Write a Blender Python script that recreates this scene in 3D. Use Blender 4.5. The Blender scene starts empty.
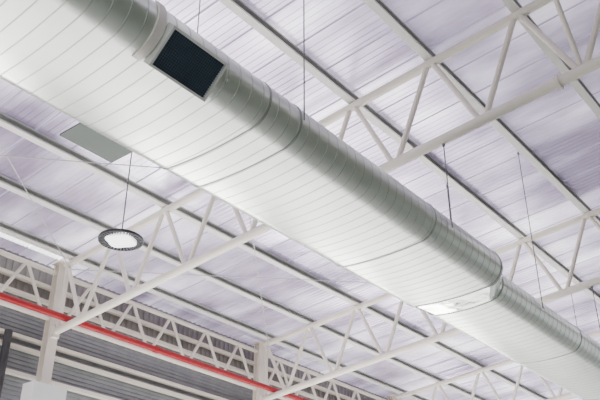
import bpy, math, bmesh
from mathutils import Vector, Matrix
ZO=1.6
scene=bpy.context.scene
col=scene.collection

# ---------------- materials ----------------
def mat(name,c,rough=.5,metal=0,c2=None,scale=3,bump=0,bscale=20,emis=None,es=0,stretch=(1,1,1),bdist=.03):
    m=bpy.data.materials.new(name); m.use_nodes=True
    nt=m.node_tree; b=nt.nodes['Principled BSDF']
    b.inputs['Base Color'].default_value=(*c,1); b.inputs['Roughness'].default_value=rough
    b.inputs['Metallic'].default_value=metal
    tc=nt.nodes.new('ShaderNodeTexCoord'); mp=nt.nodes.new('ShaderNodeMapping')
    mp.inputs['Scale'].default_value=stretch
    nt.links.new(tc.outputs['Object'],mp.inputs[0])
    if c2:
        n=nt.nodes.new('ShaderNodeTexNoise'); n.inputs['Scale'].default_value=scale; n.inputs['Detail'].default_value=6
        r=nt.nodes.new('ShaderNodeValToRGB')
        r.color_ramp.elements[0].position=.35; r.color_ramp.elements[1].position=.65
        r.color_ramp.elements[0].color=(*c,1); r.color_ramp.elements[1].color=(*c2,1)
        nt.links.new(mp.outputs[0],n.inputs['Vector']); nt.links.new(n.outputs[0],r.inputs[0])
        nt.links.new(r.outputs[0],b.inputs['Base Color'])
    if bump:
        n2=nt.nodes.new('ShaderNodeTexNoise'); n2.inputs['Scale'].default_value=bscale; n2.inputs['Detail'].default_value=2
        bp=nt.nodes.new('ShaderNodeBump'); bp.inputs['Strength'].default_value=bump; bp.inputs['Distance'].default_value=bdist
        nt.links.new(mp.outputs[0],n2.inputs['Vector']); nt.links.new(n2.outputs[0],bp.inputs['Height'])
        nt.links.new(bp.outputs[0],b.inputs['Normal'])
    if emis:
        b.inputs['Emission Color'].default_value=(*emis,1)
        b.inputs['Emission Strength'].default_value=es
    return m
M_steel=mat('white_painted_steel',(.85,.795,.69),.38,c2=(.77,.715,.62),scale=1.5)
M_purlin=mat('purlin_paint',(.60,.61,.57),.45,c2=(.53,.54,.50),scale=2)
M_duct=mat('galvanised_spiral_duct_metal',(.81,.865,.795),.30,.82,c2=(.72,.775,.71),scale=.7,bump=.25,bscale=.9,bdist=.05)
M_seam=mat('duct_lock_seam',(.57,.61,.56),.42,.7,c2=(.51,.55,.50),scale=2)
M_red_sm=mat('polished_reducer_metal',(.84,.87,.82),.14,.95,c2=(.74,.78,.72),scale=1.5,bump=.3,bscale=2.5,bdist=.05)
M_band=mat('duct_flange_metal',(.44,.47,.43),.35,.7,c2=(.38,.41,.37),scale=5)
M_frame=mat('outlet_frame_metal',(.84,.80,.73),.45,.15,c2=(.78,.74,.68),scale=4)
M_frameG=mat('outlet_grey_rim',(.76,.77,.74),.4,.2,c2=(.70,.71,.68),scale=4)
M_plenum=mat('grey_plenum_sheet',(.10,.13,.11),.6,.0,c2=(.09,.115,.10),scale=3)
M_dark=mat('dark_outlet_interior',(.075,.12,.165),.9,c2=(.10,.15,.195),scale=3)
M_mesh=mat('dark_grille',(.045,.07,.095),.9)
M_strip=mat('translucent_roof_strip',(.95,.95,.97),.4,emis=(.95,.96,1),es=2.5)
M_glow=mat('added_panel_glow',(.9,.9,.92),.3,emis=(1,.985,.96),es=18)
M_wallL=mat('light_wall_sheet',(.31,.30,.285),.6,c2=(.26,.25,.24),scale=2)
M_wallD=mat('grey_louvre_sheet',(.29,.30,.315),.6,c2=(.24,.25,.265),scale=2)
M_wallR=mat('green_grey_reflection_wall',(.17,.19,.15),.8,c2=(.13,.145,.115),scale=.5)
M_roofdark=mat('dark_reflection_sheet',(.34,.345,.34),.7,c2=(.29,.295,.29),scale=.5)
M_red=mat('red_pipe_paint',(.36,.0005,.006),.5,c2=(.30,.0005,.005),scale=3)
M_rod=mat('galvanised_rod',(.20,.20,.20),.45,.5,c2=(.15,.15,.16),scale=9)
M_wire=mat('bracing_steel',(.55,.54,.53),.45,.2,c2=(.45,.45,.45),scale=9)
M_lampd=mat('lamp_dark_aluminium',(.03,.03,.035),.5,.3,c2=(.045,.045,.05),scale=8)
M_fin=mat('lamp_fin_grey',(.09,.09,.10),.5,.3,c2=(.07,.07,.08),scale=8)
M_lens=mat('lamp_lens',(.9,.9,.9),.4,emis=(1,.99,.97),es=2.0)
M_floor=mat('green_grey_tint_floor',(.36,.38,.34),.5,c2=(.31,.33,.29),scale=.6,bump=.05)
M_floor2=mat('pale_bounce_floor',(.70,.68,.66),.5,c2=(.62,.61,.59),scale=.6,bump=.05)
M_box=mat('white_enclosure_paint',(.78,.78,.76),.4,c2=(.74,.74,.72),scale=2)
M_black=mat('black_pipe',(.03,.03,.035),.4,c2=(.05,.05,.05),scale=4)

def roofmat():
    m=bpy.data.materials.new('foil_roof_sheet_painted_glow'); m.use_nodes=True
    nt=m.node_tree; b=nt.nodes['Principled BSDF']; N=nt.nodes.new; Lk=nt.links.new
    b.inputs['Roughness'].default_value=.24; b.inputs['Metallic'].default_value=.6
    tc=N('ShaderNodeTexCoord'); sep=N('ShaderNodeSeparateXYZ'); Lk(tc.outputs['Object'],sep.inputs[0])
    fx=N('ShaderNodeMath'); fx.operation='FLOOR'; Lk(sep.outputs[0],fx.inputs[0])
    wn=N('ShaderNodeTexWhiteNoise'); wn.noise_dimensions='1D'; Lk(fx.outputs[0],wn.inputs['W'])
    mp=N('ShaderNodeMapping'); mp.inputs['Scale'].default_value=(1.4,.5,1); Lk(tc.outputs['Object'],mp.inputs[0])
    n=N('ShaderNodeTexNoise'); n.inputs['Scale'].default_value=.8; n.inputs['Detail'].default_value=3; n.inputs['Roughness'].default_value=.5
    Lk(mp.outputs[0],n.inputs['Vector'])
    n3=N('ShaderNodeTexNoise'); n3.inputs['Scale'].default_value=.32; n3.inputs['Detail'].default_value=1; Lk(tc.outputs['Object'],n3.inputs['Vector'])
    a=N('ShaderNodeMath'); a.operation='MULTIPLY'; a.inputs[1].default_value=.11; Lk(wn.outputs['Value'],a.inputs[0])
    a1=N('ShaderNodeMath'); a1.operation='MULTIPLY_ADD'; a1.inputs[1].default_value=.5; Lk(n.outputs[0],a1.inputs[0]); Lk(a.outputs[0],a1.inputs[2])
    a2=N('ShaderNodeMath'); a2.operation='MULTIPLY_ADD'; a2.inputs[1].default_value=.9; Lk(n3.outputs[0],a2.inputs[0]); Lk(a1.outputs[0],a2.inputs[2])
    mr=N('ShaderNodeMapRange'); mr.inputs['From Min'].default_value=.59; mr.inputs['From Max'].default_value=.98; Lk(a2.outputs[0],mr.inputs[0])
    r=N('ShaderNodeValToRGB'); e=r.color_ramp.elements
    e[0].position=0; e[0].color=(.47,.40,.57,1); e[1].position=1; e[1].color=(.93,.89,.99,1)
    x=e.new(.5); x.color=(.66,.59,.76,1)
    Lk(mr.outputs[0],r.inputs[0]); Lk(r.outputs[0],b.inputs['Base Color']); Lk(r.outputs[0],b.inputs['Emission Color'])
    es=N('ShaderNodeMapRange'); es.inputs['To Min'].default_value=.24; es.inputs['To Max'].default_value=1.45  # daylight through the sheets put in as emission, stronger on pale patches
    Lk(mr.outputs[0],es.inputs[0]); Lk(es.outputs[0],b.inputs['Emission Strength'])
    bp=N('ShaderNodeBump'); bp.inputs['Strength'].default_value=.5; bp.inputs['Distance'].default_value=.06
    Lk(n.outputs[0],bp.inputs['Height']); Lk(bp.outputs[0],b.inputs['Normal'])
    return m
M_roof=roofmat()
M_crease=mat('roof_sheet_lap',(.52,.47,.60),.4,.3,c2=(.46,.41,.54),scale=1,emis=(.8,.74,.92),es=.30)  # laps carry a weaker share of the painted roof glow

# ---------------- mesh builder ----------------
class MB:
    def __init__(s): s.v=[];s.f=[];s.m=[]
    def tube(s,a,b,r,n=14,cap=True,mi=0):
        a=Vector(a);b=Vector(b);d=(b-a).normalized()
        up=Vector((0,0,1)) if abs(d.z)<.9 else Vector((1,0,0))
        u=d.cross(up).normalized();w=d.cross(u)
        k=len(s.v)
        for p in (a,b):
            for i in range(n):
                t=2*math.pi*i/n; s.v.append(p+u*r*math.cos(t)+w*r*math.sin(t))
        for i in range(n):
            j=(i+1)%n; s.f.append((k+i,k+j,k+n+j,k+n+i)); s.m.append(mi)
        if cap:
            s.f.append(tuple(k+i for i in range(n))[::-1]); s.m.append(mi)
            s.f.append(tuple(k+n+i for i in range(n))); s.m.append(mi)
        return s
    def box(s,c,h,ax=None,mi=0):
        c=Vector(c); A=ax or (Vector((1,0,0)),Vector((0,1,0)),Vector((0,0,1)))
        k=len(s.v)
        for x in(-1,1):
            for y in(-1,1):
                for z in(-1,1):
                    s.v.append(c+A[0]*h[0]*x+A[1]*h[1]*y+A[2]*h[2]*z)
        for f in((0,1,3,2),(4,6,7,5),(0,4,5,1),(2,3,7,6),(0,2,6,4),(1,5,7,3)):
            s.f.append(tuple(k+i for i in f)); s.m.append(mi)
        return s
    def prism(s,prof,axis0,axis1):
        k=len(s.v);n=len(prof)
        for p in(Vector(axis0),Vector(axis1)):
            for q in prof: s.v.append(p+q)
        for i in range(n):
            j=(i+1)%n; s.f.append((k+i,k+j,k+n+j,k+n+i)); s.m.append(0)
        s.f.append(tuple(k+i for i in range(n))[::-1]); s.f.append(tuple(k+n+i for i in range(n))); s.m+=[0,0]
        return s
    def grid(s,rings,closed=True,mi=0):
        k=len(s.v);n=len(rings[0])
        for r in rings: s.v+= [Vector(p) for p in r]
        for a in range(len(rings)-1):
            for i in range(n if closed else n-1):
                j=(i+1)%n
                s.f.append((k+a*n+i,k+a*n+j,k+(a+1)*n+j,k+(a+1)*n+i)); s.m.append(mi)
        return s
def V(x,y,z): return Vector((x,y,z+ZO))
def tag(ob,label=None,cat=None,group=None,kind=None):
    if label: ob['label']=label
    if cat: ob['category']=cat
    if group: ob['group']=group
    if kind: ob['kind']=kind
def mk(name,mb,mats,origin,parent=None,smooth=30,label=None,cat=None,group=None,kind=None):
    o=Vector(origin)
    me=bpy.data.meshes.new(name); me.from_pydata([v-o for v in mb.v],[],mb.f)
    if not isinstance(mats,(list,tuple)): mats=[mats]
    for m in mats: me.materials.append(m)
    me.polygons.foreach_set('material_index',mb.m)
    bm=bmesh.new(); bm.from_mesh(me); bmesh.ops.recalc_face_normals(bm,faces=bm.faces); bm.to_mesh(me); bm.free()
    if smooth:
        me.polygons.foreach_set('use_smooth',[True]*len(me.polygons))
        me.set_sharp_from_angle(angle=math.radians(smooth))
    ob=bpy.data.objects.new(name,me); col.objects.link(ob)
    if parent: ob.parent=parent
    else: ob.location=o
    tag(ob,label,cat,group,kind)
    return ob
def empty(name,loc,label,cat,group=None):
    e=bpy.data.objects.new(name,None); e.location=loc; e.empty_display_size=.3; col.objects.link(e)
    tag(e,label,cat,group); return e
def copy_thing(top,off,label=None):
    kids=list(top.children)
    c=top.copy(); c.location=top.location+Vector(off); col.objects.link(c)
    if label: c['label']=label
    for k in kids:
        kc=k.copy(); kc.parent=c; col.objects.link(kc)
        for g in k.children:
            gc=g.copy(); gc.parent=kc; col.objects.link(gc)
    return c

# ---------------- geometry constants ----------------
S=.096
XA,XB,XC=12.0,20.6,29.3
zl=lambda y: 9.41-S*y
zu=lambda y: 11.38-S*y
zr=lambda y: 11.71-S*y
RU,RL,RW=.095,.105,.06

# ---------------- setting ----------------
mk('floor',MB().box(V(20,-4,-ZO-.1),(32,12,.1)),M_floor,V(20,-4,-ZO),smooth=0,kind='structure')  # unseen floor, kept dark green to tint what the duct side reflects
mk('floor_bounce',MB().box(V(20,15,-ZO-.1),(32,7,.1)),M_floor2,V(20,15,-ZO),smooth=0,kind='structure')  # unseen pale strip added to keep the duct underside bright

def roof_strip(y0,y1,mname,material,kind='structure',X0=-1,X1=44):
    mb=MB(); pts=[]; x=X0
    while x<X1:
        pts+= [(x,0)]
        for c in (.14,.30,.46,.62,.78): pts+=[(x+c,0),(x+c+.012,.013),(x+c+.032,.013),(x+c+.044,0)]
        pts+=[(x+.90,0),(x+.91,.028),(x+.945,.028),(x+.955,0)]; x+=1.0
    pts.append((x,0))
    rings=[[V(p[0],y0,zr(y0)+p[1]) for p in pts],[V(p[0],y1,zr(y1)+p[1]) for p in pts],
           [V(p[0],y1,zr(y1)+p[1]+.06) for p in pts],[V(p[0],y0,zr(y0)+p[1]+.06) for p in pts]]
    rings.append(rings[0])
    mb.grid(rings,closed=False)
    for i,f in enumerate(mb.f):
        q=[mb.v[j] for j in f]
        fr=(sum(v.x for v in q)/4-X0)%1
        if .90<fr<.953: mb.m[i]=1
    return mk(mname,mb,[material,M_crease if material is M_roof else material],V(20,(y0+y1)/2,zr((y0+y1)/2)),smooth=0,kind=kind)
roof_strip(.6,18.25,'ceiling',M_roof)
roof_strip(-15,.6,'ceiling_reflection_dark',M_roofdark)  # unseen dark roof part added so the duct side reflects less light
roof_strip(18.25,18.6,'glow_panel_1',M_strip,X1=12)
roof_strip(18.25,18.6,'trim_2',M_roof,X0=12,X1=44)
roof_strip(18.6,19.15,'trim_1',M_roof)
def wall(name,z0,z1,m):
    mb=MB(); pts=[]; x=-1
    while x<44:
        pts+=[(x,19.05),(x+.09,19.05),(x+.11,19.09),(x+.20,19.09)]; x+=.22
    r=[[V(a,b,z0) for a,b in pts],[V(a,b,z1) for a,b in pts],[V(a,19.2,z1) for a,b in pts],[V(a,19.2,z0) for a,b in pts]]
    r.append(r[0]); mb.grid(r,closed=False)
    return mk(name,mb,m,V(20,19.1,z0),smooth=0,kind='structure')
wall('wall_left_upper',8.2,zr(19.1),M_wallL)
fr=[];z=-ZO
while z<8.19:
    fr+=[(19.075,z),(19.04,z+.02),(19.05,min(z+.11,8.2))]; z+=.12
rA=[V(-1,y,zz) for y,zz in fr]+[V(-1,19.2,8.2),V(-1,19.2,-ZO)]
rB=[V(44,y,zz) for y,zz in fr]+[V(44,19.2,8.2),V(44,19.2,-ZO)]
mk('wall_left',MB().grid([rA,rB]),M_wallD,V(20,19.1,-ZO),smooth=0,kind='structure')
for i,(a,b) in enumerate(((3,9),(13.5,19),(23,28),(31,37))):  # unseen glowing panels added low on the wall to brighten the duct underside
    mk('glow_panel_%d'%(i+2),MB().box(V((a+b)/2,18.98,1.4),((b-a)/2,.04,1.6)),M_glow,V((a+b)/2,18.98,1.4),smooth=0,kind='structure')
mk('reflection_wall_right',MB().box(V(21.5,-15.1,6.6),(23,.1,8.2)),M_wallR,V(21.5,-15,-ZO),smooth=0,kind='structure')  # unseen dark wall put in for the duct side to mirror

# ---------------- purlins (channel, web towards the hall, mouth shadowed) ----------------
w=.085;h=.21;t=.014
cprof=[(w,0),(-w,0),(-w,.04),(-w+t,.04),(-w+t,t),(w-t,t),(w-t,h-t),(-w+t,h-t),(-w+t,h-.04),(-w,h-.04),(-w,h),(w,h)]
first=None
for y in (17.95,16.15,14.15,12.15,10.15,8.15,6.15,4.15,2.15,.15,-1.85,-3.85):
    base=V(0,y,zu(y)+RU+.010)
    if first is None:
        mb=MB(); mb.prism([Vector((0,a,b-a*S)) for a,b in cprof],base+Vector((-1,0,0)),base+Vector((43,0,0)))
        first=mk('roof_purlin',mb,M_purlin,base,smooth=0,label='long pale steel channel purlin under the roof sheets',cat='purlin',group='roof purlins')
        # pale bottom flange
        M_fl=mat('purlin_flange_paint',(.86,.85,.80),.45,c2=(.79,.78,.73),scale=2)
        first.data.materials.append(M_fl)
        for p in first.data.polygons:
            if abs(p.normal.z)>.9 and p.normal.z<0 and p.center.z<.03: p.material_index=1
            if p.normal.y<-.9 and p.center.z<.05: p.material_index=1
    else:
        o=first.copy(); o.location=base; col.objects.link(o)

# ---------------- trusses ----------------
def build_truss(X):
    org=V(X,18.25,zl(18.25))
    e=empty('roof_truss',org,'cream-white tubular steel roof truss with zigzag webs','truss','roof trusses')
    yE=-9
    mk('top_chord',MB().tube(V(X,18.2,zu(18.2)),V(X,yE,zu(yE)),RU,16),M_steel,org,e)
    mk('bottom_chord',MB().tube(V(X,18.15,zl(18.15)),V(X,yE,zl(yE)),RL,16),M_steel,org,e)
    for y in [17.15-2*i for i in range(13)]:
        for s in (1,-1):
            mb=MB().tube(V(X,y+s*.05,zl(y)),V(X,y+s*.95,zu(y+s)),RW,12)
            mk('web_member',mb,M_steel,org,e)
    mk('end_post',MB().tube(V(X,18.1,zl(18.1)),V(X,18.1,zu(18.1)),.07,12),M_steel,org,e)
    for y in (9.9,3.6):
        mk('splice_flange',MB().tube(V(X,y-.025,zl(y-.025)),V(X,y+.025,zl(y+.025)),.15,16),M_steel,org,e)
    return e
tA=build_truss(XA)
copy_thing(tA,(XB-XA,0,0)); copy_thing(tA,(XC-XA,0,0))
a=V(XA-.05,3.15,zl(3.15)+.1); b=V(XA-1.6,3.10,zu(3.1)+RU+.12)
mk('fly_brace',MB().tube(a,b,.05,12),M_steel,a,label='slanted white tube brace between truss and purlin',cat='brace')

# ---------------- columns ----------------
def build_column(X):
    org=V(X,18.42,-ZO)
    e=empty('steel_column',org,'cream-white steel column carrying the truss end at the wall','column','wall columns')
    mb=MB(); zt=zu(18.42)+.1
    mid=(zt-ZO)/2; hh=(zt+ZO)/2
    mb.box(V(X,18.30,mid),(.15,.012,hh)); mb.box(V(X,18.54,mid),(.15,.012,hh)); mb.box(V(X,18.42,mid),(.01,.12,hh))
    mk('shaft',mb,M_steel,org,e,smooth=0)
    mk('cap_plate',MB().box(V(X,18.42,zt+.015),(.2,.2,.015)),M_steel,org,e,smooth=0)
    mk('base_plate',MB().box(V(X,18.42,-ZO+.02),(.25,.25,.02)),M_steel,org,e,smooth=0)
    mk('bearing_bracket',MB().box(V(X,18.22,zl(18.2)-.02),(.1,.07,.16)),M_steel,org,e,smooth=0)
    return e
cA=build_column(XA); copy_thing(cA,(XB-XA,0,0)); copy_thing(cA,(XC-XA,0,0)); copy_thing(cA,(3.4-XA,0,0))

# ---------------- eave lattice girders ----------------
def build_eave(X0,X1):
    y=18.42; zt=9.40; zb=8.05; org=V(X0,y,zb)
    e=empty('eave_lattice_girder',org,'white tubular lattice girder along the wall between columns','girder','eave lattice girders')
    mk('top_chord',MB().tube(V(X0+.16,y,zt),V(X1-.16,y,zt),.07,12),M_steel,org,e)
    mk('bottom_chord',MB().tube(V(X0+.16,y,zb),V(X1-.16,y,zb),.07,12),M_steel,org,e)
    n=5; p=(X1-X0-.6)/n
    for i in range(n):
        a=X0+.3+i*p
        mk('web_member',MB().tube(V(a+.03,y,zb),V(a+p/2-.03,y,zt),.05,10),M_steel,org,e)
        mk('web_member',MB().tube(V(a+p/2+.03,y,zt),V(a+p-.03,y,zb),.05,10),M_steel,org,e)
    return e
for a,b in((3.4,XA),(XA,XB),(XB,XC),(XC,38)): build_eave(a,b)

gf=None
for z in (9.15,8.7,7.5,7.2,6.5):
    base=V(20,18.92,z)
    if gf is None:
        gf=mk('wall_girt',MB().box(base,(21,.09,.045)),M_steel,base,smooth=0,label='long white steel rail fixed along the wall cladding',cat='rail',group='wall girts')
    else:
        o=gf.copy(); o.location=base; col.objects.link(o)

# ---------------- red pipe ----------------
zz=zl(17.72)+RL+.095
org=V(3,17.72,zz)
e=empty('fire_sprinkler_pipe',org,'deep red fire pipe running along the wall on the trusses','pipe')
mk('pipe_run',MB().tube(V(3,17.72,zz),V(33,17.72,zz),.09,16),M_red,org,e)
for x in (9.2,15.2,21.2,27.2):
    mk('coupling',MB().tube(V(x-.08,17.72,zz),V(x+.08,17.72,zz),.108,16),M_red,org,e,label='grooved red pipe coupling')

# ---------------- duct ----------------
def oval(y1,y2,zb,r,o=0,na=18,nf=12,cr=.042):
    pts=[]
    c=lambda i: cr*(1-(2*i/nf-1)**2)
    for i in range(nf): pts.append((y1+(y2-y1)*i/nf,zb-o-c(i)))
    for i in range(na):
        a=-math.pi/2+math.pi*i/na; pts.append((y2+(r+o)*math.cos(a),zb+r+(r+o)*math.sin(a)))
    for i in range(nf): pts.append((y2-(y2-y1)*i/nf,zb+2*r+o+c(i)))
    for i in range(na):
        a=math.pi/2+math.pi*i/na; pts.append((y1+(r+o)*math.cos(a),zb+r+(r+o)*math.sin(a)))
    return pts
BIG=(6.5,8.05,6.5,.42); SML=(6.82,8.03,6.53,.38)
dorg=V(2,7.3,6.5)
duct=empty('ventilation_duct',dorg,'long galvanised flat-oval spiral duct hung beneath the roof trusses','air duct')
def section(x0,x1,P,pitch=.24):
    rings=[];n=len(oval(*P))
    def ring(x,o):
        return [V(min(max(x+pitch*i/n,x0),x1),y,z) for i,(y,z) in enumerate(oval(*P,o=o))]
    x=x0-pitch
    while x<x1+pitch:
        for dx,o in((0,0),(pitch-.022,0),(pitch-.019,.003),(pitch-.003,.003)):
            rings.append(ring(x+dx,o))
        x+=pitch
    mb=MB()
    for r in rings: mb.v+=r
    R=len(rings)
    for a in range(R-1):
        mi=0 if a%4==0 else 1
        for i in range(n-1):
            mb.f.append((a*n+i,a*n+i+1,(a+1)*n+i+1,(a+1)*n+i)); mb.m.append(mi)
        if a+5<R:
            mb.f.append((a*n+n-1,(a+4)*n,(a+5)*n,(a+1)*n+n-1)); mb.m.append(mi)
    nf=[];nm=[]
    for f,mi in zip(mb.f,mb.m):
        if (mb.v[f[0]]-mb.v[f[2]]).cross(mb.v[f[1]]-mb.v[f[3]]).length>1e-7: nf.append(f); nm.append(mi)
    mb.f=nf; mb.m=nm
    return mk('duct_section',mb,[M_duct,M_seam],dorg,duct,smooth=25)
J=[2.0,6.9,7.6,11.5,14.1]
for a,b in zip(J[:-1],J[1:]): section(a,b,BIG)
JS=[14.9,19.2,23.6,28.0,32.5]
for a,b in zip(JS[:-1],JS[1:]): section(a,b,SML)
rings=[]
for t,s in ((0,0),(.10,.0),(.36,.33),(.64,.72),(.88,1),(1,1)):
    P=[BIG[j]*(1-s)+SML[j]*s for j in range(4)]
    rings.append([V(J[-1]+(JS[0]-J[-1])*t,y,z) for y,z in oval(*P)])
mk('duct_reducer',MB().grid(rings),M_red_sm,dorg,duct,smooth=8,label='smooth shiny tapered reducer piece')
def band(x,P,w=.022,o=.013):
    rings=[[V(x+dx,y,z) for y,z in oval(*P,o=oo)] for dx,oo in((-w,0),(-w,o*.7),(-w*.3,o),(w*.3,o),(w,o*.7),(w,0))]
    mk('joint_band',MB().grid(rings),M_band,dorg,duct,smooth=40)
for x in J: band(x,BIG)
for x in JS: band(x,SML)
for x,P in((2.0,BIG),(32.5,SML)):
    mb=MB(); mb.v=[V(x,y,z) for y,z in oval(*P)]; mb.f=[tuple(range(len(mb.v)))]; mb.m=[0]
    mk('end_cap',mb,M_duct,dorg,duct,smooth=0)
# near outlet
nrm=Vector((0,-1,-1)).normalized(); tan=Vector((0,-1,1)).normalized(); ex=Vector((1,0,0))
cen=V(5.39,6.5,6.92)+nrm*.515
hx,ht=.49,.295; fw=.035; dep=.17
ax=(ex,tan,nrm)
out=bpy.data.objects.new('air_outlet',None); col.objects.link(out); out.parent=duct
out['label']='square side outlet with pale frame and dark grille'
mb=MB(); inw=-nrm*(dep/2)
mb.box(cen+ex*(hx-fw/2)+inw,(fw/2,ht,dep/2),ax); mb.box(cen-ex*(hx-fw/2)+inw,(fw/2,ht,dep/2),ax)
mb.box(cen+tan*(ht-fw/2)+inw,(hx-fw,fw/2,dep/2),ax); mb.box(cen-tan*(ht-fw/2)+inw,(hx-fw,fw/2,dep/2),ax)
mk('outlet_frame',mb,M_frameG,dorg,out,smooth=0)
mk('outlet_interior',MB().box(cen-nrm*.060,(hx-fw,ht-fw,.004),ax),M_dark,dorg,out,smooth=0)
mb=MB()
for i in range(26):
    p=-hx+fw+(i+.5)*(2*(hx-fw))/26
    mb.box(cen+ex*p-nrm*.048,(.004,ht-fw,.003),ax)
for i in range(15):
    p=-ht+fw+(i+.5)*(2*(ht-fw))/15
    mb.box(cen+tan*p-nrm*.041,(hx-fw,.004,.003),ax)
mk('grille_mesh',mb,M_mesh,dorg,out,smooth=0)
mb=MB(); rings=[]
for dx,oo in((-.10,.004),(-.095,.03),(.03,.03),(.035,.004)):
    pr=oval(*BIG,o=oo); pr=pr[-13:]+pr[:1]
    rings.append([V(4.84+dx,y,z) for y,z in pr])
mk('outlet_collar',mb.grid(rings,closed=False),M_frame,dorg,out,smooth=40)
pl=bpy.data.objects.new('side_plenum',None); col.objects.link(pl); pl.parent=duct; pl['label']='grey-green rectangular branch plate on the duct side'
mk('plenum_plate',MB().box(V(5.92,8.62,6.70),(.49,.32,.015)),M_plenum,dorg,pl,smooth=0)

# ---------------- hangers ----------------
def hanger(x,y,zt,zb):
    org=V(x,y,zt)
    e=empty('duct_hanger',org,'thin plain steel rod hanging down to the duct','hanger rod','duct hanger rods')
    mk('rod',MB().tube(V(x,y,zt),V(x,y,zb),.0115,8),M_rod,org,e)
    mk('top_clamp',MB().box(V(x,y,zt-.03),(.02,.02,.03)),M_rod,org,e,smooth=0)
for x,P in((3.4,BIG),(7.6,BIG),(16.8,SML),(25,SML)):
    n=P[0]-P[3]-.05; f=P[1]+P[3]+.06
    hanger(x,n,zr(n),P[2]+P[3]-.05)
    hanger(x,f,zr(f),P[2]+P[3]-.05)
for x,P in((XA,BIG),(XB,SML)):
    n=P[0]-P[3]-.05; f=P[1]+P[3]+.06
    hanger(x,n,zl(n)-RL,P[2]+P[3]-.05); hanger(x,f,zl(f)-RL,P[2]+P[3]-.05)

# ---------------- bracing rods ----------------
def brace(a,b):
    mk('bracing_rod',MB().tube(a,b,.013,8),M_wire,a,label='thin steel tension rod bracing the roof',cat='bracing rod',group='roof bracing rods')
dz=.16
for x0,x1 in((3.4,XA),(XA,XB)):
    brace(V(x0,11.4,zu(11.4)-dz),V(x1,18,zu(18)-dz)); brace(V(x0,18,zu(18)-dz-.03),V(x1,11.4,zu(11.4)-dz-.03))

# ---------------- high bay lamp ----------------
lx,ly,lz=9.90,13.07,7.98
lo=V(lx,ly,lz)
L=empty('high_bay_lamp',lo,'round dark finned high-bay lamp with lit white lens on cable','ceiling lamp')
def disc(profile,n=48,sq=0,rot=.5):
    rings=[]
    for r,z in profile:
        ring=[]
        for i in range(n):
            a=2*math.pi*i/n; k=1+sq*(math.cos(4*(a-rot))*-1)
            ring.append(V(lx+r*k*math.cos(a),ly+r*k*math.sin(a),lz+z))
        rings.append(ring)
    return MB().grid(rings)
mk('housing',disc([(.001,.06),(.48,.06),(.48,.075),(.22,.09),(.12,.12),(.11,.22),(.001,.23)]),M_lampd,lo,L)
mk('lens',disc([(.001,-.012),(.31,-.012),(.33,.0),(.335,.055)],sq=.10),M_lens,lo,L,label='glowing white rounded-square lens')
mk('outer_ring',disc([(.480,0),(.50,0),(.50,.06),(.480,.06),(.480,0)]),M_lampd,lo,L)
mb=MB()
for i in range(36):
    a=2*math.pi*i/36; d=Vector((math.cos(a),math.sin(a),0)); q=Vector((-d.y,d.x,0))
    mb.box(lo+d*.415+Vector((0,0,.03)),(.065,.014,.03),(d,q,Vector((0,0,1))))
mk('heat_sink_fin',mb,M_fin,lo,L,smooth=0)['kind']='stuff'
mk('suspension_cable',MB().tube(V(lx,ly,lz+.2),V(lx,ly,zr(ly)-.003),.016,8),M_rod,lo,L)

# ---------------- column-side items ----------------
bo=V(11.8,17.93,4.9)
e=empty('electrical_enclosure',bo,'white rectangular enclosure mounted beside the steel column','enclosure')
mk('cabinet_body',MB().box(V(11.75,17.9,5.45),(.5,.25,.55)),M_box,bo,e,smooth=0)
mk('cabinet_lid',MB().box(V(11.75,17.9,6.01),(.505,.255,.012)),M_box,bo,e,smooth=0)
mk('mounting_rail',MB().box(V(11.9,18.21,5.5),(.06,.06,.4)),M_steel,bo,e,smooth=0)
mk('black_downpipe',MB().tube(V(10.9,18.70,-ZO),V(10.9,18.70,7.5),.11,14),M_black,V(10.9,18.70,-ZO),label='black vertical pipe beside the column',cat='pipe')

# ---------------- lights ----------------
w=bpy.data.worlds.new('world'); scene.world=w; w.use_nodes=True
bg=w.node_tree.nodes['Background']; bg.inputs[0].default_value=(.95,.96,1,1); bg.inputs[1].default_value=1.0
def area(loc,rot,size,sy,energy,c=(1,1,1)):
    l=bpy.data.lights.new('floor_fill_light','AREA'); l.shape='RECTANGLE'; l.size=size; l.size_y=sy; l.energy=energy; l.color=c
    o=bpy.data.objects.new('floor_fill_light',l); o.location=loc; o.rotation_euler=rot; col.objects.link(o); return o
area((22,14.5,.4),(math.pi,0,0),34,7,1950,(1,.985,.96))  # added upward fill at floor level, not a fixture of the hall
# ---------------- camera ----------------
th=math.radians(29.6); ph=math.radians(38.8)
F=Vector((math.cos(ph)*math.cos(th),math.sin(ph)*math.cos(th),math.sin(th)))
R=Vector((math.sin(ph),-math.cos(ph),0)); U=R.cross(F)
cam=bpy.data.cameras.new('camera'); cam.lens=48; cam.sensor_width=36; cam.clip_end=300
co=bpy.data.objects.new('camera',cam); col.objects.link(co)
m=Matrix((R,U,-F)).transposed().to_4x4(); m.translation=Vector((0,0,ZO)); co.matrix_world=m
scene.camera=co
